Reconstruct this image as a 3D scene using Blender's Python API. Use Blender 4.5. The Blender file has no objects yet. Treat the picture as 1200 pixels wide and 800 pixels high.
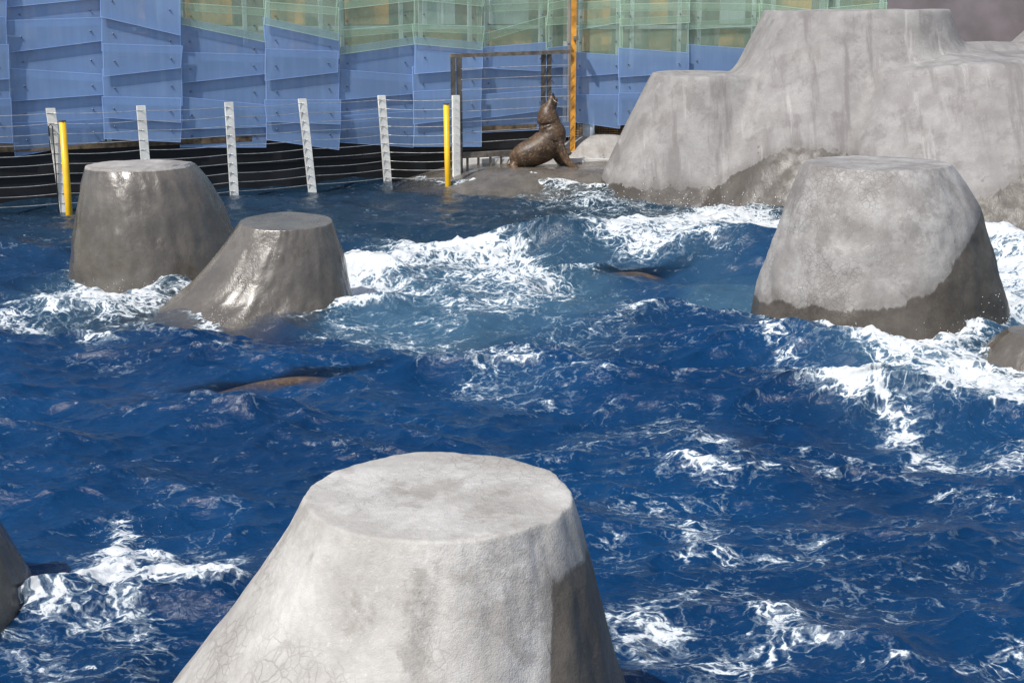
import bpy, bmesh, math, random
import numpy as np
from mathutils import Vector, Matrix, noise as mnoise
from mathutils.bvhtree import BVHTree

random.seed(7); rng = np.random.default_rng(11)
R = math.radians
C = bpy.context.scene.collection
scn = bpy.context.scene

# ------------------------------------------------------------------ camera
H, F, PITCH = 3.0, 1600.0, R(13.5)
cam = bpy.data.cameras.new('camera'); cam.lens = 48.0; cam.sensor_width = 36.0
cam.clip_start = 0.05; cam.clip_end = 500
co = bpy.data.objects.new('camera', cam); C.objects.link(co)
co.location = (0, 0, H); co.rotation_euler = (R(90) - PITCH, 0, 0)
scn.camera = co

# ------------------------------------------------------------------ sky, sun, exposure
SUN = Vector((-0.40, -0.45, 0.80)).normalized()       # towards the sun
elev = math.asin(SUN.z); az = math.atan2(SUN.x, SUN.y)
w = bpy.data.worlds.new('World'); scn.world = w; w.use_nodes = True
nt = w.node_tree
sky = nt.nodes.new('ShaderNodeTexSky'); sky.sky_type = 'NISHITA'; sky.sun_disc = False
sky.sun_elevation = elev; sky.sun_rotation = az; sky.dust_density = 2.0; sky.air_density = 1.2
nt.nodes['Background'].inputs[1].default_value = 0.13
nt.links.new(sky.outputs[0], nt.nodes['Background'].inputs[0])
sl = bpy.data.lights.new('sun', 'SUN'); sl.energy = 4.5; sl.angle = R(0.5); sl.color = (1.0, 0.965, 0.91)
so = bpy.data.objects.new('sun', sl); C.objects.link(so)
so.rotation_euler = (-SUN).to_track_quat('-Z', 'Y').to_euler(); so.location = SUN * 60
scn.view_settings.view_transform = 'Standard'; scn.view_settings.look = 'None'
scn.view_settings.exposure = 0.0; scn.view_settings.gamma = 1.0
scn.render.engine = 'CYCLES'; scn.cycles.sample_clamp_direct = 8; scn.cycles.sample_clamp_indirect = 4

# ------------------------------------------------------------------ helpers
cp, sp = math.cos(PITCH), math.sin(PITCH)
def ray(px, py):
    x = (px - 600) / F; y = -(py - 400) / F
    return Vector((x, cp + y * sp, -sp + y * cp))
def at(px, py, Y):
    d = ray(px, py); t = Y / d.y
    return Vector((d.x * t, Y, H + d.z * t))
def on(px, py, z=0.0):
    d = ray(px, py); t = (z - H) / d.z
    return Vector((d.x * t, d.y * t, z))

def mesh_obj(name, verts, faces, mat, parent=None, smooth=False):
    me = bpy.data.meshes.new(name); me.from_pydata([tuple(v) for v in verts], [], faces); me.update()
    if smooth: me.polygons.foreach_set('use_smooth', [True] * len(me.polygons))
    for m in (mat if isinstance(mat, (list, tuple)) else [mat]): me.materials.append(m)
    o = bpy.data.objects.new(name, me); C.objects.link(o)
    if parent: o.parent = parent; o.matrix_parent_inverse = Matrix.Identity(4)
    return o
def tag(o, label=None, cat=None, group=None, kind=None):
    if label: o['label'] = label
    if cat: o['category'] = cat
    if group: o['group'] = group
    if kind: o['kind'] = kind
    return o
def empty(name, loc=(0, 0, 0)):
    o = bpy.data.objects.new(name, None); C.objects.link(o); o.location = loc; return o

class MB:
    def __init__(s, base=(0, 0, 0)): s.v = []; s.f = []; s.b = Vector(base)
    def box(s, c, size, rot=None):
        n = len(s.v)
        for x in (-.5, .5):
            for y in (-.5, .5):
                for z in (-.5, .5):
                    p = Vector((x * size[0], y * size[1], z * size[2]))
                    if rot is not None: p = rot @ p
                    s.v.append(p + Vector(c) - s.b)
        s.f += [tuple(n + i for i in q) for q in ((0, 1, 3, 2), (4, 6, 7, 5), (0, 4, 5, 1), (2, 3, 7, 6), (0, 2, 6, 4), (1, 5, 7, 3))]
    def bar(s, a, b, wx, wy, up=(0, 0, 1)):
        a = Vector(a); b = Vector(b); d = (b - a); L = d.length; d.normalize()
        u = Vector(up)
        if abs(d.dot(u)) > .95: u = Vector((0, 1, 0))
        x = d.cross(u).normalized(); y = x.cross(d).normalized()
        rot = Matrix((x, d, y)).transposed()
        s.box((a + b) / 2, (wx, L, wy), rot)
    def tube(s, pts, r, n=8, cap=True):
        rings = []
        pts = [Vector(p) for p in pts]
        for i, p in enumerate(pts):
            d = (pts[min(i + 1, len(pts) - 1)] - pts[max(i - 1, 0)]).normalized()
            u = Vector((0, 0, 1)) if abs(d.z) < .9 else Vector((0, 1, 0))
            x = d.cross(u).normalized(); y = d.cross(x).normalized()
            rr = r[i] if isinstance(r, (list, tuple)) else r
            if not isinstance(rr, (list, tuple)): rr = (rr, rr)
            st = len(s.v)
            for k in range(n):
                a = 2 * math.pi * k / n
                s.v.append(p + x * math.cos(a) * rr[0] + y * math.sin(a) * rr[1] - s.b)
            rings.append(st)
        for a, b in zip(rings, rings[1:]):
            for k in range(n):
                s.f.append((a + k, a + (k + 1) % n, b + (k + 1) % n, b + k))
        if cap:
            s.f.append(tuple(rings[0] + k for k in range(n))[::-1]); s.f.append(tuple(rings[-1] + k for k in range(n)))
    def build(s, name, mat, parent=None, smooth=False):
        o = mesh_obj(name, s.v, s.f, mat, None, smooth)
        bm = bmesh.new(); bm.from_mesh(o.data); bmesh.ops.recalc_face_normals(bm, faces=bm.faces); bm.to_mesh(o.data); bm.free()
        if parent: o.parent = parent
        else: o.location = s.b
        return o

# ------------------------------------------------------------------ materials
class NT:
    def __init__(s, name):
        s.m = bpy.data.materials.new(name); s.m.use_nodes = True; s.t = s.m.node_tree
        s.p = s.t.nodes['Principled BSDF']; s.out = s.t.nodes['Material Output']
    def n(s, typ, ins=None, **kw):
        nd = s.t.nodes.new(typ)
        for k, v in kw.items(): setattr(nd, k, v)
        for k, v in (ins or {}).items(): s.put(nd.inputs[k], v)
        return nd
    def put(s, sock, v):
        if isinstance(v, bpy.types.NodeSocket): s.t.links.new(v, sock)
        elif isinstance(v, bpy.types.Node): s.t.links.new(v.outputs[0], sock)
        else: sock.default_value = v
    def math(s, op, a, b=0.0, c=None, clamp=False):
        nd = s.n('ShaderNodeMath', operation=op, use_clamp=clamp); s.put(nd.inputs[0], a); s.put(nd.inputs[1], b)
        if c is not None: s.put(nd.inputs[2], c)
        return nd.outputs[0]
    def ss(s, v, a, b, lo=0.0, hi=1.0):
        nd = s.n('ShaderNodeMapRange', interpolation_type='SMOOTHSTEP')
        for i, x in enumerate((v, a, b, lo, hi)): s.put(nd.inputs[i], x)
        return nd.outputs[0]
    def mix(s, f, a, b, mode='MIX'):
        nd = s.n('ShaderNodeMix', data_type='RGBA', blend_type=mode); s.put(nd.inputs[0], f); s.put(nd.inputs[6], a); s.put(nd.inputs[7], b)
        return nd.outputs[2]
    def pos(s): return s.n('ShaderNodeNewGeometry').outputs['Position']
    def mapped(s, vec, scale=(1, 1, 1), loc=(0, 0, 0)):
        return s.n('ShaderNodeMapping', {'Vector': vec, 'Scale': scale, 'Location': loc}).outputs[0]
    def noise(s, vec, scale, detail=4, rough=.5, dist=0.0):
        return s.n('ShaderNodeTexNoise', {'Vector': vec, 'Scale': scale, 'Detail': detail, 'Roughness': rough, 'Distortion': dist}).outputs[0]
    def bump(s, h, strength=.3, dist=.02, normal=None):
        nd = s.n('ShaderNodeBump', {'Height': h, 'Strength': strength, 'Distance': dist})
        if normal is not None: s.put(nd.inputs['Normal'], normal)
        return nd.outputs[0]
    def attr(s, name): return s.n('ShaderNodeAttribute', attribute_name=name).outputs['Fac']
def col(r, g, b): return (r, g, b, 1)

def simple(name, c, rough=.6, metal=0.0, var=.15, scale=8, bump=.1, emis=None):
    s = NT(name); P = s.pos()
    n = s.noise(P, scale, 6, .6)
    c2 = tuple(max(0, x * (1 - var * 2)) for x in c); c3 = tuple(min(1, x * (1 + var)) for x in c)
    s.put(s.p.inputs['Base Color'], s.mix(s.ss(n, .3, .7), col(*c2), col(*c3)))
    s.put(s.p.inputs['Roughness'], s.ss(n, .2, .8, max(rough - .12, 0.03), min(rough + .12, 1)))
    s.p.inputs['Metallic'].default_value = metal
    if bump: s.put(s.p.inputs['Normal'], s.bump(s.noise(P, scale * 6, 4), bump, .01))
    return s.m

def concrete(name, base=(.28,.26,.25), pale=(.4,.38,.37), dark=(.18,.165,.155), off=0.0, crack=1.0, streak=.5, gloss=0.0):
    s = NT(name); P = s.mapped(s.pos(), (1, 1, 1), (off, off * 1.7, 0))
    big = s.noise(P, .9, 5, .6, .2); med = s.noise(P, 3.2, 8, .62, .1); fine = s.noise(P, 26, 8, .65)
    grit = s.noise(P, 160, 3, .7)
    c = s.mix(s.ss(med, .35, .68), col(*base), col(*pale))
    c = s.mix(s.math('MULTIPLY', s.ss(big, .48, .72), .55), c, col(*dark))
    blot = s.noise(s.mapped(P, (1, 1, 1), (5, 3, 1)), 2.1, 9, .72, .25)
    c = s.mix(s.math('MULTIPLY', s.ss(blot, .53, .60), .45), c, col(*dark))
    c = s.mix(s.math('MULTIPLY', s.ss(fine, .35, .65), .35), c, s.mix(.5, c, col(.2, .19, .18)))
    spk = s.ss(s.noise(P, 70, 2, .5), .66, .72)
    c = s.mix(s.math('MULTIPLY', spk, .25), c, col(.72, .71, .69))
    # vertical run stains
    st = s.noise(s.mapped(P, (3.2, .5, .35)), 1.3, 7, .66)
    c = s.mix(s.math('MULTIPLY', s.ss(st, .52, .66), streak * .75), c, col(*dark))
    st2 = s.noise(s.mapped(P, (3.6, .5, .3), (3, 9, 2)), 1.4, 6, .64)
    c = s.mix(s.math('MULTIPLY', s.ss(st2, .58, .7), streak * .28), c, col(.62, .61, .59))
    # crazing: two sizes of hairline cells, only in patches
    wv = s.n('ShaderNodeMix', data_type='VECTOR'); wv.inputs[0].default_value = .06
    s.put(wv.inputs[4], P); s.put(wv.inputs[5], s.n('ShaderNodeTexNoise', {'Vector': P, 'Scale': 9.0, 'Detail': 3}).outputs['Color'])
    def craze(sc, wd):
        v = s.n('ShaderNodeTexVoronoi', {'Vector': wv.outputs[1], 'Scale': sc}, feature='DISTANCE_TO_EDGE')
        return s.ss(v.outputs['Distance'], 0, wd, 1, 0)
    cm = s.ss(s.noise(s.mapped(P, (1, 1, 1), (8, 2, 4)), 1.3, 4, .6), .42, .60)
    ck = s.math('MULTIPLY', s.math('MAXIMUM', craze(19, .085), s.math('MULTIPLY', craze(8, .03), .9)), cm)
    c = s.mix(s.math('MULTIPLY', ck, min(1, .50 * crack)), c, col(.14, .125, .115))
    # wetness: 'wet' holds metres below the wet line (negative above)
    wet = s.attr('wet')
    edge = s.noise(s.mapped(P, (4.5, 1.2, .8), (1, 4, 0)), 1.0, 7, .6)
    edge2 = s.noise(P, 9, 3, .5)
    wv_ = s.math('ADD', wet, s.math('MULTIPLY', s.math('SUBTRACT', edge, .5), .34))
    wv_ = s.math('ADD', wv_, s.math('MULTIPLY', s.math('SUBTRACT', edge2, .5), .05))
    wf = s.math('MAXIMUM', s.ss(wv_, -.012, .035), s.math('MULTIPLY', s.ss(wv_, -.16, .0), .35))
    # splash spots just above the line
    vs = s.n('ShaderNodeTexVoronoi', {'Vector': s.mapped(P, (1, 1, .6)), 'Scale': 9.0}).outputs['Distance']
    spot = s.math('MULTIPLY', s.ss(vs, .17, .22, 1, 0), s.ss(wv_, -.35, -.05))
    spot = s.math('MULTIPLY', spot, s.ss(s.noise(P, 2.5, 2), .5, .6))
    wf = s.math('MAXIMUM', wf, s.math('MULTIPLY', spot, .9))
    wetc = s.mix(1.0, c, col(.36, .335, .305) if gloss else col(.27, .24, .205), 'MULTIPLY')
    deep = s.ss(wet, .1, .75)
    wetc = s.mix(s.math('MULTIPLY', deep, .35), wetc, col(.055, .048, .036))
    c = s.mix(wf, c, wetc)
    s.put(s.p.inputs['Base Color'], c)
    rw = s.ss(s.noise(P, 5, 5, .6), .35, .7, .14 if gloss else .36, .42 if gloss else .62)
    rf = s.n('ShaderNodeMix', data_type='FLOAT'); s.put(rf.inputs[0], wf); rf.inputs[2].default_value = .85; s.put(rf.inputs[3], rw)
    s.put(s.p.inputs['Roughness'], rf.outputs[0])
    h = s.math('ADD', s.math('MULTIPLY', fine, .75), s.math('MULTIPLY', grit, .35))
    h = s.math('SUBTRACT', h, s.math('MULTIPLY', ck, .22 * crack))
    h = s.math('ADD', h, s.math('MULTIPLY', med, .9))
    h = s.math('MULTIPLY', h, s.math('SUBTRACT', 1.0, s.math('MULTIPLY', wf, .6)))
    wr = s.noise(s.mapped(P, (1, 1, .7)), 8, 5, .6, .5)
    h = s.math('ADD', h, s.math('MULTIPLY', s.math('MULTIPLY', wr, wf), .9))
    s.put(s.p.inputs['Normal'], s.bump(h, .55, .018))
    s.put(s.p.inputs['Coat Weight'], s.math('MULTIPLY', wf, .38 * gloss)); s.p.inputs['Coat Roughness'].default_value = .24
    return s.m

M = {}
M['panel_blue'] = None
def panel_mat(name, c, alpha, edge=False, seed=0):
    s = NT(name); P = s.pos()
    n = s.noise(s.mapped(P, (1, 1, 1), (seed, 0, 0)), .8, 3); n2 = s.noise(P, 5, 4, .6)
    cc = s.mix(s.ss(n, .3, .7), col(*[x * .9 for x in c]), col(*[min(1, x * 1.1) for x in c]))
    dirt = s.noise(s.mapped(P, (9, 9, .6)), 1.2, 5, .6)
    cc = s.mix(s.math('MULTIPLY', s.ss(dirt, .5, .75), .14), cc, col(.45, .48, .5))
    s.put(s.p.inputs['Base Color'], cc)
    s.put(s.p.inputs['Roughness'], s.ss(n2, .3, .7, .28, .45))
    s.put(s.p.inputs['Alpha'], s.ss(dirt, .3, .8, alpha - .03, min(alpha + .05, 1)))
    s.p.inputs['Specular IOR Level'].default_value = .45
    return s.m
M['blue'] = panel_mat('blue polycarbonate', (.265, .425, .72), .55)
M['blue_edge'] = panel_mat('blue polycarbonate edge highlight', (.36, .55, .95), .85)
M['green'] = panel_mat('green polycarbonate', (.46, .64, .48), .27)
M['green_edge'] = panel_mat('green polycarbonate edge highlight', (.60, .82, .70), .7)
M['mullion'] = simple('pale mullion', (.62, .72, .74), .5, 0, .1, 3)
M['backing'] = simple('grey brown board', (.29, .25, .23), .7, 0, .25, 1.1)
M['backing_dark'] = simple('dark recess', (.10, .10, .105), .8, 0, .3, 2)
M['backing_tan'] = simple('tan board', (.72, .38, .10), .7, 0, .35, 1.4)
M['bolt'] = simple('bolt steel', (.14, .15, .18), .4, .6, .1, 20)
M['black'] = simple('black lining', (.007, .008, .011), .6, 0, .5, 1.5, .25)
M['tan_strip'] = simple('weathered timber strip', (.16, .115, .07), .8, 0, .4, 6)
M['post'] = simple('white post paint', (.90, .885, .83), .5, 0, .08, 5)
M['yellow'] = simple('yellow paint', (.86, .50, .015), .45, 0, .06, 4)
M['cable'] = simple('steel cable', (.62, .62, .60), .35, .5, .15, 10, 0)
M['steel_dark'] = simple('brown steel', (.085, .078, .072), .5, .2, .25, 5)
M['rail'] = simple('weathered rail', (.19, .165, .135), .65, .1, .25, 8)
M['orange'] = simple('orange timber', (.60, .27, .03), .55, 0, .25, 5)
M['mesh'] = simple('rusty mesh', (.30, .19, .085), .6, .3, .3, 12)
M['pipe'] = simple('pale pipe', (.42, .50, .56), .45, 0, .15, 6)
M['mauve'] = simple('mauve render', (.20, .175, .185), .9, 0, .14, .8, .2)
M['deck'] = simple('pale deck', (.60, .59, .57), .8, 0, .1, 3)
M['floor'] = simple('pool floor blue', (.012, .05, .16), .7, 0, .2, 1)
M['ground'] = simple('dry paving', (.32, .30, .28), .9, 0, .15, .6)
M['con_front'] = concrete('concrete front', (.385, .365, .338), (.54, .52, .49), (.205, .182, .158), 3.1, .75, .12)
M['con_right'] = concrete('concrete right', (.245, .23, .22), (.39, .378, .365), (.155, .14, .13), 11.7, 1.0, .2)
M['con_big'] = concrete('concrete big', (.245, .232, .225), (.32, .308, .30), (.165, .152, .146), 23.4, .2, .95)
M['con_wet'] = concrete('concrete soaked', (.31, .29, .27), (.43, .41, .385), (.17, .152, .137), 31.2, .15, .4, 1.0)

# ------------------------------------------------------------------ rocks
def fnoise(p, sc, seed): return mnoise.fractal(Vector(p) * sc + Vector((seed, seed * .7, -seed)), .8, 2.0, 4)
solids = []
def rock(label, rings, Yc, ratio, mat, wetf, group, seed, tilt=(0, 0), ywater=None, square=0.0):
    """rings: (py, left px, right px) from the rim down; below the last ring the skirt keeps flaring."""
    prof = []
    for i, r_ in enumerate(rings):
        py, xl, xr = r_[:3]; ys = r_[3] if len(r_) > 3 else Yc
        a = at(xl, py, ys); b = at(xr, py, ys)
        rx = (b.x - a.x) / 2
        prof.append([a.z, (a.x + b.x) / 2, ys, rx, rx * ratio])
    # extend below water
    p1, p2 = prof[-2], prof[-1]
    k = (-1.1 - p2[0]) / (p2[0] - p1[0])
    prof.append([-1.1] + [p2[j] + (p2[j] - p1[j]) * k * .8 for j in range(1, 5)])
    prof = np.array(prof)
    zs = prof[:, 0]
    zz = np.concatenate([np.linspace(zs[0], zs[-1], 110)])
    o_ = np.argsort(zs)
    def interp(z, j):
        return np.interp(z, zs[o_], prof[o_, j])
    cols = [interp(zz, j) for j in range(1, 5)]
    ker = np.ones(7) / 7
    cols = [np.convolve(np.pad(c_, 3, mode='reflect', reflect_type='odd'), ker, 'valid') for c_ in cols]
    N = 200
    V = []; Fc = []
    ztop = zs[0]
    layers = []                       # (z, cx, cy, rx, ry)
    c0 = [c_[0] for c_ in cols]
    for f in (.0, .12, .25, .4, .55, .7, .82, .9, .95, .98):
        layers.append((ztop, c0[0], c0[1], c0[2] * f, c0[3] * f, 1))
    layers.append((ztop - .003, c0[0], c0[1], c0[2] * .992, c0[3] * .992, 1))
    layers.append((ztop - .010, c0[0], c0[1], c0[2] * 1.0, c0[3] * 1.0, 1))
    for i in range(1, len(zz)):
        layers.append((zz[i] - .010, cols[0][i], cols[1][i], cols[2][i], cols[3][i], 0))
    for li, (z, cx, cy, rx, ry, top) in enumerate(layers):
        for k in range(N):
            a = 2 * math.pi * k / N
            ca, sa = math.cos(a), math.sin(a)
            if square:
                q = (abs(ca) ** (2 + square) + abs(sa) ** (2 + square)) ** (-1 / (2 + square)); ca *= q; sa *= q
            zl = z + (ca * tilt[0] * rx + sa * tilt[1] * ry) * max(0, min(1, (z + .3) / (ztop + .3)))
            # uneven plan
            wv = 1 + .05 * fnoise((ca * 1.2, sa * 1.2, z * .7), 1.0, seed) + .012 * fnoise((ca * 3, sa * 3, z * 2), 1.5, seed + 5)
            if li < 16 and rx > .3: wv *= 1 + .006 * fnoise((ca * 9, sa * 9, z * 6), 2.0, seed + 9)
            x = cx + rx * ca * wv; y = cy + ry * sa * wv
            if top: zl += .006 * fnoise((x, y, 0), 3.0, seed) * (1 if rx > .01 else 1)
            V.append((x, y, zl))
    for a in range(len(layers) - 1):
        for k in range(N):
            k2 = (k + 1) % N
            Fc.append((a * N + k, (a + 1) * N + k, (a + 1) * N + k2, a * N + k2))
    base = Vector((cols[0][-1], cols[1][-1], 0))
    o = mesh_obj('concrete_boulder', [Vector(v) - base for v in V], Fc, mat, smooth=True)
    bm = bmesh.new(); bm.from_mesh(o.data); bmesh.ops.remove_doubles(bm, verts=bm.verts, dist=.0005); bmesh.ops.recalc_face_normals(bm, faces=bm.faces); bm.to_mesh(o.data); bm.free()
    o.location = base
    at_ = o.data.attributes.new('wet', 'FLOAT', 'POINT')
    vals = [wetf(v.co + base, (cols[0][len(zz)//3], cols[1][len(zz)//3])) for v in o.data.vertices]
    at_.data.foreach_set('value', vals)
    tag(o, label, 'boulder', group)
    solids.append(o); return o

G = 'truncated concrete boulders standing in the pool'
def wet_const(z0): return lambda p, c: z0 - p.z
# front boulder
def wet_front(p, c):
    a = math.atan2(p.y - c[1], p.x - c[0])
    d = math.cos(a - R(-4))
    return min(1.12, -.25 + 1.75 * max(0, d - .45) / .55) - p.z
rock('largest pale dry boulder, flat topped, in the foreground at the bottom of the photo',
     [(578, 362, 668), (600, 352, 676), (660, 318, 693), (720, 270, 709), (800, 203, 731), (870, 150, 748)], 4.71, 1.02, M['con_front'], wet_front, G, 2.0)
# right boulder
def wet_right(p, c):
    d = (p.x - c[0]) / 1.15
    return .34 + .75 * max(0, min(1, (d + .05) / .8)) ** 1.2 - .12 * max(0, -d) - p.z
rock('cracked grey boulder in the water at right, in front of the large rock mass',
     [(191, 945, 1111), (205, 936, 1122), (240, 921, 1143), (290, 905, 1158), (330, 894, 1167), (370, 885, 1171), (395, 880, 1172)], 13.7, .98, M['con_right'], wet_right, G, 9.0)
# left rear boulder
def wet_l1(p, c):
    d = (p.x - c[0])
    return .12 + .75 * (1.29 - p.z) + .12 * d if p.z < 1.27 else -.10 + .22 * d
rock('tall wet brown-grey boulder by the cable fence, left rear, with a sunlit pale top',
     [(193, 103, 227), (205, 99, 239), (240, 92, 260), (280, 86, 278), (320, 83, 290), (345, 82, 297)], 15.9, .95, M['con_wet'], wet_l1, G, 17.0)
rock('low soaked flat-topped boulder in front of the tall wet boulder at left',
     [(259, 280, 389), (275, 270, 394), (300, 252, 402), (325, 230, 407), (342, 209, 411), (353, 185, 413), (364, 150, 414), (378, 100, 416)], 14.3, .80, M['con_wet'], lambda p, c: .20 + .6 * (.87 - p.z), G, 26.0, tilt=(0, .10))
rock('dark wet boulder cut off by the left edge of the photo, beside the foam',
     [(560, -250, -45), (600, -265, -22), (640, -280, 2), (680, -295, 24), (715, -305, 37), (740, -310, 42)], 6.5, .9, M['con_wet'], wet_const(1.5), G, 35.0)
rock('small low brown boulder awash at the right edge of the photo',
     [(388, 1182, 1262), (396, 1170, 1280), (408, 1160, 1295), (420, 1150, 1305)], 11.9, .9, M['con_wet'], wet_const(1.5), G, 41.0)

# big rock mass : smooth union of oblique frusta as a height function
def smax(a, b, k):
    h = np.clip(.5 + .5 * (a - b) / k, 0, 1)
    return b + (a - b) * h + k * h * (1 - h)
def smin(a, b, k): return -smax(-a, -b, k)
def frust(X, Y, T, rt, W, rw, zt, k=.05, e=2.0, pw=1.0):
    """T top centre, rt top radii, W centre at water, rw radii at water (z=0). Fixed point solve for the oblique cone."""
    z = np.zeros_like(X)
    lo = np.full_like(X, -1.5); hi = np.full_like(X, 1.0) * zt * 1.6
    for _ in range(22):
        m = (lo + hi) / 2; t = m / zt
        tt = np.where(t > 0, np.abs(t) ** pw, t)
        cx = W[0] + (T[0] - W[0]) * tt; cy = W[1] + (T[1] - W[1]) * tt
        rx = np.maximum(rw[0] + (rt[0] - rw[0]) * tt, .01); ry = np.maximum(rw[1] + (rt[1] - rw[1]) * tt, .01)
        inside = (np.abs((X - cx) / rx) ** e + np.abs((Y - cy) / ry) ** e) < 1
        lo = np.where(inside, m, lo); hi = np.where(inside, hi, m)
    return smin(lo, np.full_like(lo, 1.0) * zt, k)
def hf_obj(name, x0, x1, y0, y1, step, fn, mat, wetfn, zmin=-1.0):
    xs = np.arange(x0, x1, step); ys = np.arange(y0, y1, step)
    X, Y = np.meshgrid(xs, ys); Z = fn(X, Y)
    keep = Z > zmin
    ny, nx = X.shape
    idx = np.full(X.shape, -1); q = keep[:-1, :-1] & keep[1:, :-1] & keep[:-1, 1:] & keep[1:, 1:]
    used = np.zeros_like(keep); used[:-1, :-1] |= q; used[1:, :-1] |= q; used[:-1, 1:] |= q; used[1:, 1:] |= q
    idx[used] = np.arange(used.sum())
    V = np.stack([X[used], Y[used], Z[used]], 1)
    a = idx[:-1, :-1][q]; b = idx[:-1, 1:][q]; c = idx[1:, 1:][q]; d = idx[1:, :-1][q]
    Fc = np.stack([a, b, c, d], 1)
    base = Vector(((x0 + x1) / 2, (y0 + y1) / 2, 0)); V = V - np.array(base)
    me = fast_mesh(name, V, Fc); me.materials.append(mat)
    o = bpy.data.objects.new(name, me); C.objects.link(o); o.location = base
    at_ = me.attributes.new('wet', 'FLOAT', 'POINT'); at_.data.foreach_set('value', wetfn(X[used], Y[used], Z[used]).astype(np.float32))
    solids.append(o); return o
def fast_mesh(name, V, Fc):
    me = bpy.data.meshes.new(name); me.vertices.add(len(V)); me.vertices.foreach_set('co', V.astype(np.float32).ravel())
    me.loops.add(len(Fc) * 4); me.loops.foreach_set('vertex_index', Fc.astype(np.int32).ravel())
    me.polygons.add(len(Fc)); me.polygons.foreach_set('loop_start', np.arange(0, len(Fc) * 4, 4, dtype=np.int32))
    me.polygons.foreach_set('loop_total', np.full(len(Fc), 4, dtype=np.int32))
    me.polygons.foreach_set('use_smooth', np.ones(len(Fc), dtype=bool)); me.update(calc_edges=True); return me

def spectral(n, L, kmin, kmax, slope, seed):
    g = np.random.default_rng(seed)
    k1 = np.fft.fftfreq(n, L / n) * 2 * np.pi; KX, KY = np.meshgrid(k1, k1); K = np.hypot(KX, KY); K[0, 0] = 1
    A = K ** slope; A[(K < kmin) | (K > kmax)] = 0
    h = np.fft.ifft2((g.normal(size=(n, n)) + 1j * g.normal(size=(n, n))) * A).real
    return h / h.std()
def samp(fld, L, X, Y):
    n = fld.shape[0]
    u = (X / L * n) % n; v = (Y / L * n) % n
    i = np.floor(u).astype(int); j = np.floor(v).astype(int); fu = u - i; fv = v - j
    i %= n; j %= n; i2 = (i + 1) % n; j2 = (j + 1) % n
    return (fld[j, i] * (1 - fu) + fld[j, i2] * fu) * (1 - fv) + (fld[j2, i] * (1 - fu) + fld[j2, i2] * fu) * fv
NF = spectral(512, 16, .6, 12, -1.8, 3)

def big_fn(X, Y):
    Xw = X + .05 * samp(NF, 16, X, Y); Yw = Y + .05 * samp(NF, 16, X + 7, Y)
    A = frust(Xw, Yw, (3.45, 24.3), (.98, 1.25), (3.5, 24.2), (1.95, 1.8), 1.97, .04)
    B = frust(Xw, Yw, (5.95, 24.4), (1.50, 1.75), (5.6, 23.9), (2.75, 2.6), 3.05, .05, 2.3)
    ztc = 2.22 + .07 * np.clip(Yw - 20.6, -1, 3) - .20 * np.clip(7.0 - Xw, 0, 3)
    Cc = frust(Xw, Yw, (9.2, 22.7), (3.5, 2.15), (9.1, 22.3), (4.3, 3.15), ztc, .16, 2.1)
    S = frust(Xw, Yw, (8.1, 24.2), (1.5, .8), (7.8, 24.2), (2.4, 1.9), 2.38, .2)
    z = smax(A, B, .28); z = smax(z, S, .5); z = smax(z, Cc, .35)
    return z + .012 * samp(NF, 16, X * 2, Y * 2)
def big_wet(X, Y, Z):
    px = 600 + X / (Y * cp + (H - Z) * sp) * F
    line = np.interp(px, [700, 760, 835, 870, 905, 950, 1000, 1100, 1135, 1160, 1200], [.16, .16, .22, .55, .85, .95, .8, .5, .35, .45, .75])
    return line - Z
o = hf_obj('concrete_rock_mass', .8, 13.0, 18.3, 27.5, .03, big_fn, M['con_big'], big_wet)
tag(o, 'huge stepped pale grey concrete rock mass rising behind the right boulder', 'rock')
def back_fn(X, Y):
    A = frust(X, Y, (13.6, 29.2), (1.5, 1.2), (13.2, 28.6), (5.5, 3.6), 3.9, .1)
    B = frust(X, Y, (12.2, 27.3), (.9, .8), (12.2, 27.3), (1.9, 1.8), 3.0, .1)
    return smax(A, B, .3) + .01 * samp(NF, 16, X, Y)
o = hf_obj('concrete_rock', 8, 18, 25.8, 32, .05, back_fn, M['con_big'], lambda X, Y, Z: -.5 - Z, .0)
tag(o, 'pale concrete rock slope at the top right corner, behind the huge rock mass', 'rock')
def ledge_fn(X, Y):
    A = frust(X, Y, (1.0, 25.9), (1.75, 1.5), (.75, 25.8), (2.35, 2.05), .26, .10, 2.6)
    B = frust(X, Y, (1.75, 26.7), (.55, .4), (1.7, 26.6), (1.35, 1.2), .72, .25)
    E = frust(X, Y, (-.3, 26.0), (1.0, 1.0), (-.35, 25.9), (1.45, 1.45), .13, .12)
    return smax(smax(A, E, .15), B, .2) + .012 * samp(NF, 16, X * 2, Y * 2)
o = hf_obj('concrete_ledge', -2.3, 4.4, 23.3, 29.0, .025, ledge_fn, M['con_wet'], lambda X, Y, Z: np.where(Z > .34, .20 - Z, .36 - Z - .8 * np.clip(Y - 26.3, 0, 1)))
tag(o, 'low wet concrete ledge with a paler mound behind, under the sitting sea lion', 'ledge')

# ------------------------------------------------------------------ back wall, panels
LA, LB = at(0, 237, 22.3), at(480, 208, 25.7)
LA.z = LB.z = 0
ldir = (LB - LA).normalized(); lnor = Vector((ldir.y, -ldir.x, 0))      # towards camera
if lnor.y > 0: lnor = -lnor
RA, RB = at(672, 200, 26.4), at(1035, 200, 28.2); RA.z = RB.z = 0
rdir = (RB - RA).normalized(); rnor = Vector((rdir.y, -rdir.x, 0))
if rnor.y > 0: rnor = -rnor
def wallpt(px, py, side, off):
    A, nrm = (LA, lnor) if side == 'L' else (RA, rnor)
    d = ray(px, py); o_ = Vector((0, 0, H)); t = ((A + nrm * off) - o_).dot(nrm) / d.dot(nrm)
    return o_ + d * t

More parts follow.
